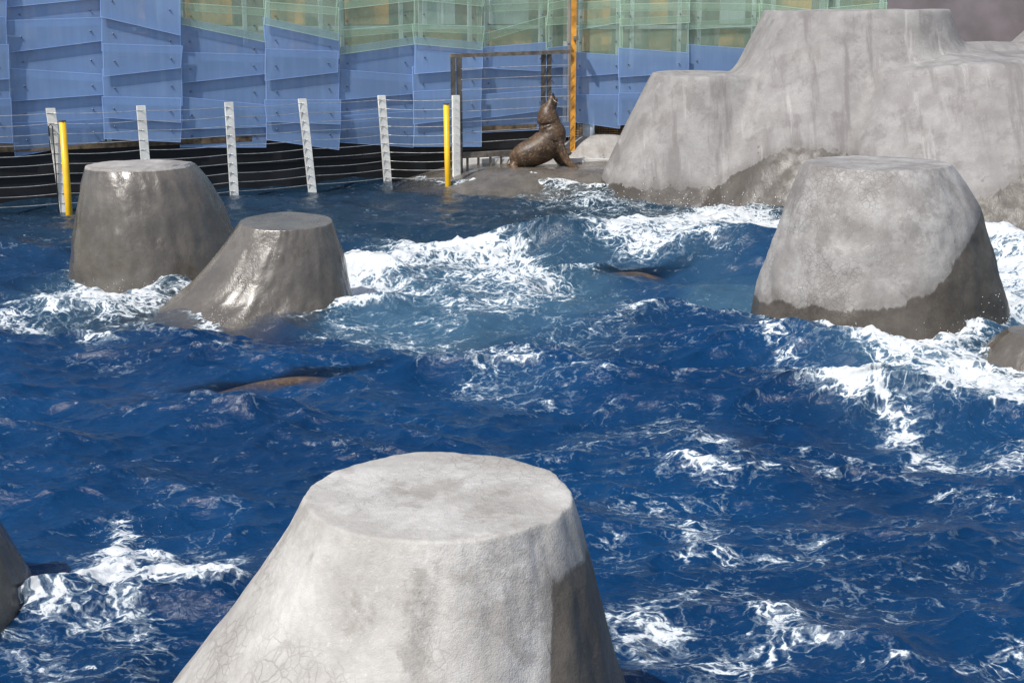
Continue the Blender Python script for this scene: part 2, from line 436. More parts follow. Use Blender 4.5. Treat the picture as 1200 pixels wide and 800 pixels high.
def wall_box(mb, p0, p1, z0, z1, thick, nrm, off):
    a = p0 + nrm * off; b = p1 + nrm * off; n = len(mb.v); bk = -nrm * thick
    for q in (a, b):
        for zz in (z0, z1):
            for tt in (Vector((0, 0, 0)), bk):
                mb.v.append(Vector((q.x, q.y, zz)) + tt - mb.b)
    mb.f += [tuple(n + i for i in q) for q in ((0, 1, 3, 2), (4, 6, 7, 5), (0, 4, 5, 1), (2, 3, 7, 6), (0, 2, 6, 4), (1, 5, 7, 3))]

cols_def = [
 # side, xl_top, xr_top, xl_bot, xr_bot, rows: (yL, yR, kind)   kind: T lower panel in front, B upper panel in front ; colour list per panel
 ('L', -200, -100, -195, -98, [(-70, -60), (-15, -20, 'T'), (30, 36, 'B'), (62, 58, 'T'), (104, 98, 'B'), (128, 132, 'T'), (172, 170)], 'bbbbbb'),
 ('L', -98, 2, -94, 12, [(-72, -64), (-8, -14, 'B'), (12, 20, 'T'), (50, 52, 'T'), (98, 93, 'B'), (120, 115, 'T'), (166, 168)], 'bbbbbb'),
 ('L', 2, 116, 16, 122, [(-70, -75), (9, -2, 'B'), (24, 20, 'T'), (62, 48, 'B'), (80, 87, 'T'), (119, 111, 'B'), (144, 139, 'T'), (184, 165)], 'bbbbbbb'),
 ('L', 115, 209, 122, 211, [(-70, -66), (-18, -12, 'B'), (20, 42, 'B'), (51, 54, 'T'), (90, 80, 'B'), (113, 115, 'T'), (138, 144, 'B'), (163, 167)], 'gbbbbbb'),
 ('L', 206, 308, 211, 311, [(-68, -72), (-30, -22, 'T'), (3, 10, 'T'), (28, 50, 'B'), (61, 64, 'T'), (98, 87, 'B'), (113, 123, 'T'), (152, 149, 'B'), (173, 173)], 'gggbbbbb'),
 ('L', 309, 393, 311, 396, [(-70, -72), (-24, -30, 'B'), (2, 9, 'T'), (29, 48, 'B'), (57, 60, 'T'), (95, 85, 'B'), (117, 117, 'T'), (143, 146, 'B'), (164, 176)], 'gggbbbbb'),
 ('L', 392, 487, 393, 483, [(-70, -66), (-20, -30, 'T'), (12, 1, 'B'), (36, 28, 'T'), (65, 52, 'B'), (81, 88, 'T'), (118, 110, 'B'), (136, 130, 'T'), (167, 173)], 'ggggbbbb'),
 ('L', 485, 564, 484, 562, [(-68, -70), (-22, -18, 'T'), (0, 8, 'B'), (28, 31, 'T'), (52, 59, 'B'), (87, 81, 'B'), (107, 103, 'T'), (146, 137, 'B'), (172, 172)], 'ggggbbbb'),
 ('L', 560, 647, 559, 640, [(-66, -72), (-22, -30, 'B'), (6, 2, 'T'), (42, 17, 'T'), (56, 49, 'T'), (80, 84, 'B'), (111, 105, 'T'), (140, 129, 'B'), (156, 152)], 'ggggbbbb'),
 ('L', 642, 672, 640, 672, [(-66, -72), (-25, -30, 'B'), (4, -2, 'T'), (30, 28, 'B'), (56, 53, 'T'), (80, 78, 'B'), (104, 103, 'T'), (124, 128, 'B'), (162, 160)], 'ggggbbbb'),
 ('R', 672, 732, 670, 726, [(-66, -64), (-30, -34, 'T'), (3, 0, 'T'), (36, 26, 'B'), (61, 65, 'T'), (91, 86, 'B'), (111, 111, 'T'), (143, 151)], 'ggggbbb'),
 ('R', 729, 805, 724, 806, [(-66, -60), (-30, -25, 'B'), (5, 3, 'T'), (31, 27, 'B'), (56, 62, 'T'), (91, 85, 'B'), (109, 109, 'T'), (147, 143)], 'ggggbbb'),
 ('R', 805, 892, 803, 890, [(-66, -60), (-28, -32, 'B'), (3, 5, 'T'), (35, 30, 'B'), (52, 58, 'T'), (87, 83, 'B'), (108, 110, 'T'), (146, 148)], 'ggggbbb'),
 ('R', 891, 968, 889, 966, [(-66, -60), (-25, -20, 'B'), (4, 14, 'T'), (30, 26, 'B'), (52, 56, 'T'), (90, 86, 'B'), (142, 146)], 'gggggb'),
 ('R', 966, 1036, 965, 1036, [(-66, -60), (-22, -26, 'B'), (10, 3, 'T'), (38, 30, 'B'), (58, 56, 'T'), (90, 96, 'B'), (142, 146)], 'gggggb'),
]
wall = empty('panel_clad_wall', (0, 25, 0))
tag(wall, 'building wall clad in overlapping translucent blue and green bolted panels, behind the fence', 'clad wall')
WB = Vector((0, 25, 0))
def L2(px, side): q = wallpt(px, 150, side, 0); q.z = 0; return q
bk = MB(WB); wall_box(bk, L2(-330, 'L'), L2(668, 'L'), .30, 4.6, .10, lnor, -.30); wall_box(bk, L2(672, 'R'), L2(1040, 'R'), .95, 4.6, .10, rnor, -.30)
bk.build('backing_board', M['backing'], wall)
def bolt_proto():
    m = MB(); m.tube([(0, 0, 0), (0, -.014, 0), (0, -.020, 0)], [.014, .014, .007], 10)
    me = m.build('bolt', M['bolt']); d = me.data; bpy.data.objects.remove(me); return d
bolt_me = bolt_proto()
for (side, xlt, xrt, xlb, xrb, rows, cs) in cols_def:
    nrm = lnor if side == 'L' else rnor
    # mullions behind both edges of the column
    m = None
    for fx in (.14, .86):
        px_ = xlt + (xrt - xlt) * fx; q = L2(px_, side)
        d_ = ldir if side == 'L' else rdir
        m = MB(WB); wall_box(m, q - d_ * .035, q + d_ * .035, .35 if side == 'L' else .95, 4.5, .05, nrm, -.045)
        m.build('mullion', M['mullion'], wall)
    # coloured boards glimpsed between the green panels
    if 'g' in cs and xrt - xlt > 40:
        w0, w1 = (.22, .78)
        if random.random() < .35: w0 = .45
        m = MB(WB); wall_box(m, L2(xlt + (xrt - xlt) * w0, side), L2(xlt + (xrt - xlt) * w1, side), 2.30, 2.70, .04, nrm, -.18)
        b_ = m.build('window_board', M['backing_tan'], wall)
        m = MB(WB); wall_box(m, L2(xlt + (xrt - xlt) * w0, side), L2(xlt + (xrt - xlt) * (w1 - .1 * random.random()), side), 2.80, 3.25, .04, nrm, -.18)
        b_ = m.build('window_board', M['backing_tan'] if random.random() < .7 else M['mullion'], wall)
        m = MB(WB); wall_box(m, L2(xlt + 1, side), L2(xrt - 1, side), 2.71, 2.78, .03, nrm, -.12)
        m.build('transom', M['mullion'], wall)
    layer = 0; n_ = len(rows) - 1
    ytop, ybot = rows[0][0], rows[-1][0]
    for i in range(n_):
        t, b = rows[i], rows[i + 1]
        kt = t[2] if len(t) > 2 else 'E'; kb = b[2] if len(b) > 2 else 'E'
        if i > 0: layer = 1 if kt == 'T' else (0 if kt == 'B' else layer)
        ext_t = 9 if kt == 'B' else 0; ext_b = 9 if kb == 'T' else 0
        lt, lb = (1 if kt == 'T' else 0), (1 if kb == 'B' else 0)
        ot = .02 + .05 * lt; ob = .02 + .05 * lb
        # within a column panels fan slightly: x drifts and jitters
        def xx(y, x0, x1): return x0 + (x1 - x0) * (y - ytop) / (ybot - ytop)
        j = lambda a: random.uniform(-a, a)
        xl_t = xx(t[0], xlt, xlb) + j(2.0); xr_t = xx(t[1], xrt, xrb) + j(2.0) + 3
        xl_b = xx(b[0], xlt, xlb) + j(1.5) + .5; xr_b = xx(b[1], xrt, xrb) + j(1.5) + 2
        ck = (cols_def.index((side, xlt, xrt, xlb, xrb, rows, cs)) % 2) * .085
        q = [wallpt(xl_t, t[0] - ext_t, side, ot + ck), wallpt(xr_t, t[1] - ext_t, side, ot + ck + .012),
             wallpt(xr_b, b[1] + ext_b, side, ob + ck + .012), wallpt(xl_b, b[0] + ext_b, side, ob + ck)]
        cc = (q[0] + q[1] + q[2] + q[3]) / 4
        th = -nrm * .010
        Vv = [v - WB for v in q] + [v + th - WB for v in q]
        Ff = [(0, 1, 2, 3), (7, 6, 5, 4)] + [(k, k + 4, (k + 1) % 4 + 4, (k + 1) % 4) for k in range(4)]
        # narrow border in a lighter colour paints in the sheet's bright edge highlight
        cname = 'blue' if cs[i] == 'b' else 'green'
        def lerp(a, b_, f): return a + (b_ - a) * f
        wdt = .009
        inner = []
        for k in range(4):
            p_ = q[k]; n1 = (q[(k + 1) % 4] - p_).normalized(); n2 = (q[(k - 1) % 4] - p_).normalized()
            inner.append(p_ + n1 * wdt + n2 * wdt - WB)
        Vv += inner
        Ff = [(8, 9, 10, 11)] + [(k, (k + 1) % 4, (k + 1) % 4 + 8, k + 8) for k in range(4)] + Ff[1:]
        ob_ = mesh_obj('cladding_panel', Vv, Ff, [M[cname], M[cname + '_edge']], wall)
        for k, p_ in enumerate(ob_.data.polygons): p_.material_index = 1 if (1 <= k <= 4 or k > 5) else 0
        ob_['label'] = ('blue' if cs[i] == 'b' else 'green') + ' translucent panel with bolts'
        up = 0
        for fx in (.14, .86):
            for fy in ((.5,) if abs(b[0] - t[0]) < 60 else (.3, .7)):
                a_ = lerp(lerp(q[0], q[1], fx), lerp(q[3], q[2], fx), fy + .05)
                bo = bpy.data.objects.new('bolt', bolt_me); C.objects.link(bo); bo.parent = ob_
                bo.location = a_ - WB + nrm * .002
                bo.rotation_euler = (0, 0, math.atan2(nrm.x, -nrm.y))

# black pool wall with timber capping strip
pw = empty('pool_wall', (LA.x, LA.y, 0)); tag(pw, 'low black pool wall below the blue panels, behind the cable fence', 'pool wall')
m = MB(pw.location); wall_box(m, L2(-330, 'L'), L2(672, 'L'), -1.0, .86, .35, lnor, -.02); m.build('wall_face', M['black'], pw)
m = MB(pw.location); wall_box(m, L2(-330, 'L'), L2(668, 'L'), .80, .90, .10, lnor, .03); m.build('capping_strip', M['tan_strip'], pw)
for zz in (.40,):
    m = MB(pw.location); wall_box(m, L2(-330, 'L'), L2(672, 'L'), zz, zz + .03, .03, lnor, .015); m.build('ridge', M['black'], pw)

# mauve wall
mw = MB((10, 31, 0)); mw.box((14.5, 31.2, 2.4), (14.5, .4, 7)); o = mw.build('rendered_wall', M['mauve']); tag(o, 'plain mauve-grey rendered wall at the top right, behind the rocks', 'wall')

# orange post with latch
op = at(671, 165, 26.2); base = Vector((op.x, op.y, .3)); e = empty('orange_post', base); tag(e, 'slim orange timber post with a latch beside the gate, between the panels', 'post')
m = MB(base); m.box((op.x, op.y, 2.6), (.095, .10, 4.6)); m.build('post_shaft', M['orange'], e)
m = MB(base); q = at(675, 45, 26.1); m.box(q, (.09, .10, .07)); m.box(q + Vector((.02, -.06, .0)), (.04, .04, .12)); m.build('latch', M['rail'], e)
m = MB(base); q = at(667, 52, 26.1); m.box(q, (.05, .06, .03)); m.build('bracket', M['bolt'], e)
# mesh screen and pipe under right panels
e = empty('mesh_screen', (1.9, 26.9, .4)); tag(e, 'rusty brown wire mesh screen under the right hand blue panels', 'mesh screen')
m = MB(e.location); x0, x1 = at(673, 170, 26.8).x, at(800, 170, 26.8).x
for i in range(44): x = x0 + (x1 - x0) * i / 43; m.box((x, 26.82, .78), (.012, .012, 1.0))
for i in range(22): m.box(((x0 + x1) / 2, 26.80, .32 + i * .046), (x1 - x0, .010, .012))
m.build('wire_grid', M['mesh'], e)
m = MB(e.location); m.box(((x0 + x1) / 2, 27.3, .8), (x1 - x0 + .2, .05, 1.1)); m.build('dark_backing', M['backing_dark'], e)
q = at(690, 165, 26.6); m = MB((q.x, q.y, .3)); m.tube([(q.x, q.y, .2), (q.x, q.y, 1.2)], .115, 20); o = m.build('drain_pipe', M['pipe'], None, True); tag(o, 'short pale blue-grey pipe standing behind the ledge, under the panels', 'pipe')

# pale deck behind the low rail
dk = MB((0, 27, 0)); dk.box((.55, 27.0, .1), (3.0, 2.6, .5)); o = dk.build('deck', M['deck']); tag(o, kind='structure')

# ------------------------------------------------------------------ cable fence
tops = [(-45, 130), (59, 127), (165, 124), (268, 120), (354, 116), (447, 112), (534, 108)]
PT = []
for px, py in tops:
    ztop = 1.57; q = on(px, py, ztop); PT.append(q)
PT[6] = at(534, 110, 24.86)
LEAN = [.10, .10, .03, .02, .12, .08, .0]
fe = empty('cable_fence', (PT[3].x, PT[3].y, 0)); tag(fe, 'fence of white square posts strung with thin steel cables across the rear of the pool', 'fence')
mc = MB(); mc.tube([(-.02, 0, -.008), (.055, -.004, .010)], 0.0035, 6); _o = mc.build('cable_clip', M['bolt']); clip_me = _o.data; bpy.data.objects.remove(_o)
for i, q in enumerate(PT):
    m = MB(fe.location); z0 = -.8 if i < 6 else -.2
    rot = Matrix.Rotation(math.atan2(ldir.y, ldir.x), 3, 'Z')
    m.box((q.x, q.y, (1.57 + z0) / 2), (.135, .06, 1.57 - z0), rot)
    for v in m.v: v.x += LEAN[i] * (1.57 - v.z) / 1.57
    po = m.build('post', M['post'], fe)
    for k in range(10):
        z = .10 + k * .155
        cb = bpy.data.objects.new('cable_clip', clip_me); C.objects.link(cb); cb.parent = po
        cb.location = (q.x + LEAN[i] * (1.57 - z) / 1.57 - fe.location.x, q.y - .036 - fe.location.y, z)
for k in range(10):
    z = .10 + k * .155
    m = MB(fe.location)
    for a, b in zip(PT, PT[1:]):
        pts = []
        for t in np.linspace(0, 1, 9):
            p = a.lerp(b, t); lean_ = (LEAN[PT.index(a)] * (1 - t) + LEAN[PT.index(b)] * t) * (1.57 - z) / 1.57; p.x += lean_; pts.append((p.x, p.y - .035, z - .022 * 4 * t * (1 - t) * (.8 + .4 * ((k * 7) % 3) / 2)))
        m.tube(pts, .0048, 6)
    m.build('cable', M['cable'], fe, True)
# steel strap on second post
q = PT[1]; m = MB((q.x, q.y - .06, 0)); x = q.x + .005
m.tube([(x - .03, q.y - .075, 1.15), (x - .03, q.y - .075, 1.30), (x, q.y - .075, 1.325), (x + .03, q.y - .075, 1.30), (x + .03, q.y - .075, -.2)], .010, 8)
m.tube([(x - .03, q.y - .075, 1.15), (x - .03, q.y - .075, .98)], .008, 8)
o = m.build('steel_hook', M['steel_dark'], fe, True); o.parent = fe; 
for v in o.data.vertices: v.co += Vector((q.x, q.y - .06, 0)) - fe.location
# yellow poles
for (pt, pb, lab) in (((73, 142), (81, 250), 'leaning yellow marker pole in the water at the far left, by a white fence post'),
                      ((523, 122), (525, 219), 'upright yellow marker pole in the water beside the gate')):
    Yq = on(pb[0], pb[1]).y; a = at(*pt, Yq); b = at(*pb, Yq); d = (b - a).normalized()
    m = MB((b.x, b.y, 0)); m.tube([a, b + d * .9], .052, 16)
    e = m.build('marker_pole', M['yellow'], None, True); tag(e, lab, 'pole', 'yellow marker poles')
    e.data.polygons.foreach_set('use_smooth', [len(p.vertices) < 5 for p in e.data.polygons])
    m = MB(); m.tube([a - b.to_2d().to_3d() - d * .012, a - b.to_2d().to_3d() + d * .01], .056, 16)
    m.build('cap', M['bolt'], e)

# ------------------------------------------------------------------ gate
gl = at(534, 100, 25.05); gm = at(640, 100, 25.9); gr = at(667, 100, 26.1)
ga = empty('gate', (gl.x, gl.y, .1)); tag(ga, 'dark steel gate frame with cables and a low balustrade, behind the sea lion', 'gate')
zt = at(534, 67, 25.05).z
def gpart(name, fn, mat): m = MB(ga.location); fn(m); return m.build(name, mat, ga)
gpart('gate_post', lambda m: m.box((gl.x - .045, gl.y, zt / 2 + .0), (.085, .09, zt)), M['steel_dark'])
gpart('gate_post', lambda m: m.box((gl.x + .065, gl.y + .03, zt / 2), (.10, .08, zt - .02)), M['steel_dark'])
zt2 = at(640, 63, 25.9).z
gpart('gate_post', lambda m: m.box((gm.x - .05, gm.y, zt2 / 2), (.09, .08, zt2)), M['steel_dark'])
gpart('gate_post', lambda m: m.box((gm.x + .055, gm.y + .03, zt2 / 2), (.09, .08, zt2 - .02)), M['steel_dark'])
gpart('top_rail', lambda m: m.bar((gl.x - .09, gl.y, zt + .02), (gr.x, gr.y, zt2 + .03), .08, .07), M['rail'])
zl = at(541, 182, 25.1).z; zl2 = at(668, 176, 26.1).z
gpart('low_rail', lambda m: m.bar((gl.x + .1, gl.y, zl), (gr.x, gr.y, zl2), .11, .10), M['rail'])
for t in (.05, .15, .26, .36, .46, .57, .68, .79, .9):
    x = gl.x + .1 + (gr.x - gl.x - .1) * t; y = gl.y + (gr.y - gl.y) * t; z = zl + (zl2 - zl) * t
    gpart('baluster', lambda m: m.box((x, y, (z - .06) / 2 + .02), (.045, .045, z - .04)), M['rail'])
for k in range(8):
    z = .70 + k * .19
    gpart('gate_cable', lambda m: m.tube([(gl.x + .1, gl.y - .03, z), (gm.x, gm.y - .06, z + .03), (gr.x, gr.y - .06, z + .03)], .006, 6), M['cable'])

# ------------------------------------------------------------------ sea lions
def fur_mat(name, c1=(.10, .058, .03), c2=(.21, .14, .085), c3=(.045, .027, .016)):
    s = NT(name); tc = s.n('ShaderNodeTexCoord').outputs['Object']
    n1 = s.noise(tc, 3.5, 5, .6); n2 = s.noise(tc, 28, 6, .7); sp_ = s.n('ShaderNodeSeparateXYZ', {0: s.n('ShaderNodeNewGeometry').outputs['Normal']}).outputs[2]
    c = s.mix(s.ss(n1, .35, .65), col(*c3), col(*c1))
    c = s.mix(s.math('MULTIPLY', s.ss(n2, .52, .66), .75), c, col(*c2))
    s.put(s.p.inputs['Base Color'], c); s.put(s.p.inputs['Roughness'], s.ss(n2, .3, .7, .34, .55))
    s.put(s.p.inputs['Normal'], s.bump(s.noise(tc, 60, 5, .7), .25, .01))
    return s.m
M['fur'] = fur_mat('sea lion fur', (.10, .058, .030), (.27, .185, .115), (.034, .020, .012)); M['fur_swim'] = fur_mat('wet sea lion fur', (.11, .07, .04), (.22, .145, .08), (.05, .032, .02))
M['eye'] = simple('dark eye', (.01, .008, .006), .1, 0, .1, 5, 0); M['skin'] = simple('nose skin', (.02, .015, .013), .35, 0, .1, 20)
M['whisker'] = simple('whisker', (.6, .55, .45), .5, 0, .1, 5, 0)
def spline(pts, n):
    P = np.array(pts, float); out = []
    for i in range(len(P) - 1):
        p0, p1, p2, p3 = P[max(i - 1, 0)], P[i], P[i + 1], P[min(i + 2, len(P) - 1)]
        for t in np.linspace(0, 1, n, endpoint=False):
            out.append(.5 * ((2 * p1) + (-p0 + p2) * t + (2 * p0 - 5 * p1 + 4 * p2 - p3) * t * t + (-p0 + 3 * p1 - 3 * p2 + p3) * t ** 3))
    out.append(P[-1]); return np.array(out)
def body_mesh(chains, mat, voxel=.013):
    m = MB()
    for pts, n in chains:
        S = spline(pts, 6)
        m.tube([tuple(p[:3]) for p in S], [(max(p[3], .004), max(p[4], .004)) for p in S], n)
    o = m.build('sea_lion', mat, None, True)
    r = o.modifiers.new('r', 'REMESH'); r.mode = 'VOXEL'; r.voxel_size = voxel; r.use_smooth_shade = True
    sm = o.modifiers.new('s', 'SMOOTH'); sm.factor = .5; sm.iterations = 4
    dg = bpy.context.evaluated_depsgraph_get(); me = bpy.data.meshes.new_from_object(o.evaluated_get(dg))
    o.modifiers.clear(); o.data = me
    me.polygons.foreach_set('use_smooth', [True] * len(me.polygons))
    return o
u = .0158
def sp_(x, y, ry, rx=None, d=0.0): return ((x - 640) * u, d, (196 - y) * u, (rx or ry) * u, ry * u)
# tuple: x, y, z, radius across (depth), radius in plane
def SL(px, py, r, dep=1.0, d=0.0):
    r = r * (1.10 if r > 7 else 1.0)
    return ((px - 640) * u, d, (196.5 - py) * u, r * dep * u, r * u)
body = [SL(600.5, 191, 3), SL(603, 188.5, 8), SL(609, 185, 12), SL(617, 181.5, 14.2), SL(627, 177.5, 15.4), SL(637, 172, 16.2), SL(644, 165, 16.2, .98), SL(646.5, 157, 15), SL(645, 150.5, 13.6, .95), SL(643.2, 147, 12.6, .95), SL(642.6, 145.2, 11.0, .90), SL(642.4, 143.4, 12.8, .95), SL(641.8, 136, 12.2, .9), SL(642.3, 130, 10.2, .9), SL(644, 125, 7.4, .85), SL(645.6, 120, 5.2, .9), SL(646.4, 116, 4.0, 1), SL(646.8, 113.5, 2.6, 1)]
ff1 = [SL(652, 166, 8, .7, -.13), SL(658, 176, 6.0, .6, -.20), SL(662, 184, 4.8, .45, -.24), SL(667, 190, 4.2, .35, -.26), SL(673, 194, 3.6, .3, -.28), SL(679, 197, 2.0, .3, -.30)]
ff2 = [SL(646, 170, 8, .7, .13), SL(650, 180, 6.0, .5, .20), SL(655, 189, 4.6, .4, .25), SL(662, 193, 4.0, .3, .27), SL(668, 194, 2.0, .3, .28)]
ff3 = [SL(640, 176, 7, .7, -.16), SL(642, 186, 4.6, .5, -.26), SL(648, 192.5, 3.0, .9, -.32), SL(656, 195, 2.2, 1.3, -.36), SL(661, 196.3, 1.0, 1.3, -.38)]
hf1 = [SL(606, 190, 6, .8, -.08), SL(601, 194, 3.0, 1.2, -.13), SL(607, 196, 1.8, 2.2, -.20), SL(614, 196.6, 1.0, 2.0, -.24)]
hf2 = [SL(606, 190, 6, .8, .08), SL(600, 194, 3.0, 1.2, .12), SL(596, 196, 1.6, 2.0, .14), SL(592, 197, .8, 1.8, .15)]
tail = [SL(602, 190, 3), SL(597, 192.5, 1.6), SL(594.5, 193, .9)]
jaw = [SL(646, 128, 5.5, .8), SL(649.5, 123, 3.4, .8), SL(651.2, 118.5, 2.0, .9), SL(651.8, 116.5, 1.3, .9)]
sl_ = body_mesh([(body, 28), (ff1, 14), (ff2, 14), (hf1, 12), (hf2, 12), (tail, 10), (jaw, 12)], M['fur'])
ps = at(640, 196, 25.15); zg = float(ledge_fn(np.array([[ps.x]]), np.array([[ps.y]]))[0, 0])
sl_.location = (ps.x, ps.y, ps.z - .01)
tag(sl_, 'brown sea lion sitting upright on the wet ledge, nose pointing at the sky', 'sea lion', 'sea lions')
def kid(name, fn, mat, par=sl_): m = MB(); fn(m); o = m.build(name, mat, par, True); return o
def ball(m, c, r):
    st = []
    pts = [(c[0], c[1], c[2] - r), (c[0], c[1], c[2] - r * .7), (c[0], c[1], c[2]), (c[0], c[1], c[2] + r * .7), (c[0], c[1], c[2] + r)]
    m.tube(pts, [r * .15, r * .72, r, r * .72, r * .15], 12)
kid('nose', lambda m: ball(m, SL(646.5, 113.2, 0)[:3], .042), M['skin'])
for s_ in (-1, 1):
    kid('eye', lambda m: ball(m, ((648.3 - 640) * u - .01, s_ * .072, (196 - 123.5) * u), .020), M['eye'])
    kid('ear', lambda m: m.tube([((640.5 - 640) * u, s_ * .135, (196 - 130) * u), ((639 - 640) * u, s_ * .165, (196 - 132.5) * u), ((638 - 640) * u, s_ * .17, (196 - 134.5) * u)], [.014, .013, .004], 8), M['fur'])
for k in range(10):
    s_ = -1 if k % 2 else 1; z = (196 - 116.5 - .5 * (k // 2)) * u
    kid('whisker', lambda m: m.tube([(.115, s_ * .045, z), (.14 + .01 * k, s_ * .13, z - .05)], [.0035, .0015], 5), M['whisker'])
def swimmer(label, p, head, bank, length, sink, roll=0, mat=None):
    s = length / 2.0
    b = [(-.98, 0, 0, .03, .03), (-.85, 0, 0, .09, .07), (-.55, 0, 0, .19, .16), (-.15, 0, .02, .26, .24), (.2, 0, .03, .28, .26), (.5, 0, .04, .21, .21), (.72, 0, .06, .14, .14), (.85, 0, .07, .12, .12), (.95, 0, .05, .07, .07), (1.02, 0, .04, .04, .04)]
    f1 = [(.28, .2, -.05, .05, .12), (.15, .42, -.1, .03, .11), (-.02, .62, -.12, .02, .08), (-.2, .75, -.12, .01, .03)]
    f2 = [(x, -y, z, a, c) for x, y, z, a, c in f1]
    h1 = [(-.9, .05, 0, .03, .05), (-1.1, .14, 0, .02, .07), (-1.28, .2, 0, .01, .05)]; h2 = [(x, -y, z, a, c) for x, y, z, a, c in h1]
    sc = lambda ch: [tuple(v * s for v in t) for t in ch]
    o = body_mesh([(sc(b), 24), (sc(f1), 12), (sc(f2), 12), (sc(h1), 10), (sc(h2), 10)], mat, .016)
    o.location = (p.x, p.y, sink); o.rotation_euler = (R(roll), R(bank), R(head))
    tag(o, label, 'sea lion', 'sea lions'); solids.append(o)
    m = MB(); ball(m, (1.02 * s, 0, .05 * s), .04 * s); m.build('nose', M['skin'], o, True)
    for k in (-1, 1):
        m = MB(); ball(m, (.90 * s, k * .075 * s, .11 * s), .018 * s); m.build('eye', M['eye'], o, True)
    return o
swimmer('brown sea lion swimming just under the surface at left, below the low wet boulder', on(335, 442), 12, 3, 2.0, -.29, 0, M['fur_swim'])
swimmer('brown sea lion surfacing in the curling wave to the left of the right boulder', on(762, 318), 208, -14, 1.8, -.30, 15, M['fur_swim'])

# ------------------------------------------------------------------ ground and pool floor
def quad(name, x0, x1, y0, y1, z, mat):
    o = mesh_obj(name, [(x0, y0, z), (x1, y0, z), (x1, y1, z), (x0, y1, z)], [(0, 1, 2, 3)], mat); o['kind'] = 'structure'; return o
quad('pool_floor', -30, 30, -8, 34, -1.6, M['floor'])
quad('ground', -150, 150, -150, 250, -1.9, M['ground'])

# ------------------------------------------------------------------ water
# coarse map of what stands in the water, by ray casting downwards
dg = bpy.context.evaluated_depsgraph_get()
GX0, GX1, GY0, GY1, GS = -14.0, 16.0, 2.0, 28.5, .06
gx = np.arange(GX0, GX1, GS); gy = np.arange(GY0, GY1, GS)
hit = np.full((len(gy), len(gx)), -1.6)
for o in solids:
    bpy.context.view_layer.update()
    bb = [o.matrix_world @ Vector(c) for c in o.bound_box]
    x0, x1 = min(b.x for b in bb), max(b.x for b in bb); y0, y1 = min(b.y for b in bb), max(b.y for b in bb)
    bm = bmesh.new(); bm.from_mesh(o.data); bm.transform(o.matrix_world); tree = BVHTree.FromBMesh(bm); bm.free()
    for j in np.where((gy > y0) & (gy < y1))[0]:
        for i in np.where((gx > x0) & (gx < x1))[0]:
            h = tree.ray_cast(Vector((gx[i], gy[j], 6)), Vector((0, 0, -1)))
            if h[0] is not None and h[0].z > hit[j, i]: hit[j, i] = h[0].z
def blur(a, s):
    ky = np.fft.fftfreq(a.shape[0]) * 2 * np.pi; kx = np.fft.fftfreq(a.shape[1]) * 2 * np.pi
    g = np.exp(-.5 * s * s * (ky[:, None] ** 2 + kx[None, :] ** 2)); return np.fft.ifft2(np.fft.fft2(a) * g).real
solid_mask = (hit > .02).astype(float)
near_rock = np.clip(blur(solid_mask, 2.2) * 2, 0, 1)
def gs(a, X, Y):
    u_ = np.clip((X - GX0) / GS, 0, len(gx) - 1.001); v_ = np.clip((Y - GY0) / GS, 0, len(gy) - 1.001)
    i = u_.astype(int); j = v_.astype(int); fu = u_ - i; fv = v_ - j
    return (a[j, i] * (1 - fu) + a[j, i + 1] * fu) * (1 - fv) + (a[j + 1, i] * (1 - fu) + a[j + 1, i + 1] * fu) * fv

# projected tessellation of the whole pool (finer near, coarser far), well past the frame on both sides
NXW, NYW = 1150, 1050
ang0, ang1 = R(33.5), R(5.9)
aa = np.linspace(ang0, ang1, NYW); yr = H / np.tan(aa)
sx = np.linspace(-.62, .62, NXW)
Y = np.repeat(yr[:, None], NXW, 1); X = sx[None, :] * (Y * cp + H * sp)
n = 2048; Lt = 13.0
k1 = np.fft.fftfreq(n, Lt / n) * 2 * np.pi; KX, KY = np.meshgrid(k1, k1); K = np.hypot(KX, KY); K[0, 0] = 1e-3
def ocean(seed, kp, wdir, spread, kmax, slope=-2.05):
    g = np.random.default_rng(seed)
    A = K ** slope * np.exp(-.5 * (kp / K) ** 4) * np.exp(-(K / kmax) ** 2)
    th = np.arctan2(KY, KX) - wdir
    A = A * (spread + (1 - spread) * np.cos(th) ** 2)
    Hh = (g.normal(size=(n, n)) + 1j * g.normal(size=(n, n))) * A; Hh[0, 0] = 0
    f = lambda q: np.fft.ifft2(q).real
    h = f(Hh); s = h.std(); return h / s, f(Hh * 1j * KX / K) / s, f(Hh * 1j * KY / K) / s
h1, dx1, dy1 = ocean(5, 2.6, R(80), .08, 200, -2.45)
h2, dx2, dy2 = ocean(9, 10.0, R(105), .16, 300, -2.3)
h3, dx3, dy3 = ocean(13, 26.0, R(95), .22, 420, -2.2)
a1, a2, a3 = .072, .0140, .0026
dist_fade = 1.0
hh = a3 * samp(h3, Lt, X + 1.1, Y + 6) + a1 * samp(h1, Lt, X, Y) + a2 * samp(h2, Lt, X * 1.0 + 3.3, Y + 1.7)
ddx = a3 * samp(dx3, Lt, X + 1.1, Y + 6) + a1 * samp(dx1, Lt, X, Y) + a2 * samp(dx2, Lt, X + 3.3, Y + 1.7)
ddy = a3 * samp(dy3, Lt, X + 1.1, Y + 6) + a1 * samp(dy1, Lt, X, Y) + a2 * samp(dy2, Lt, X + 3.3, Y + 1.7)

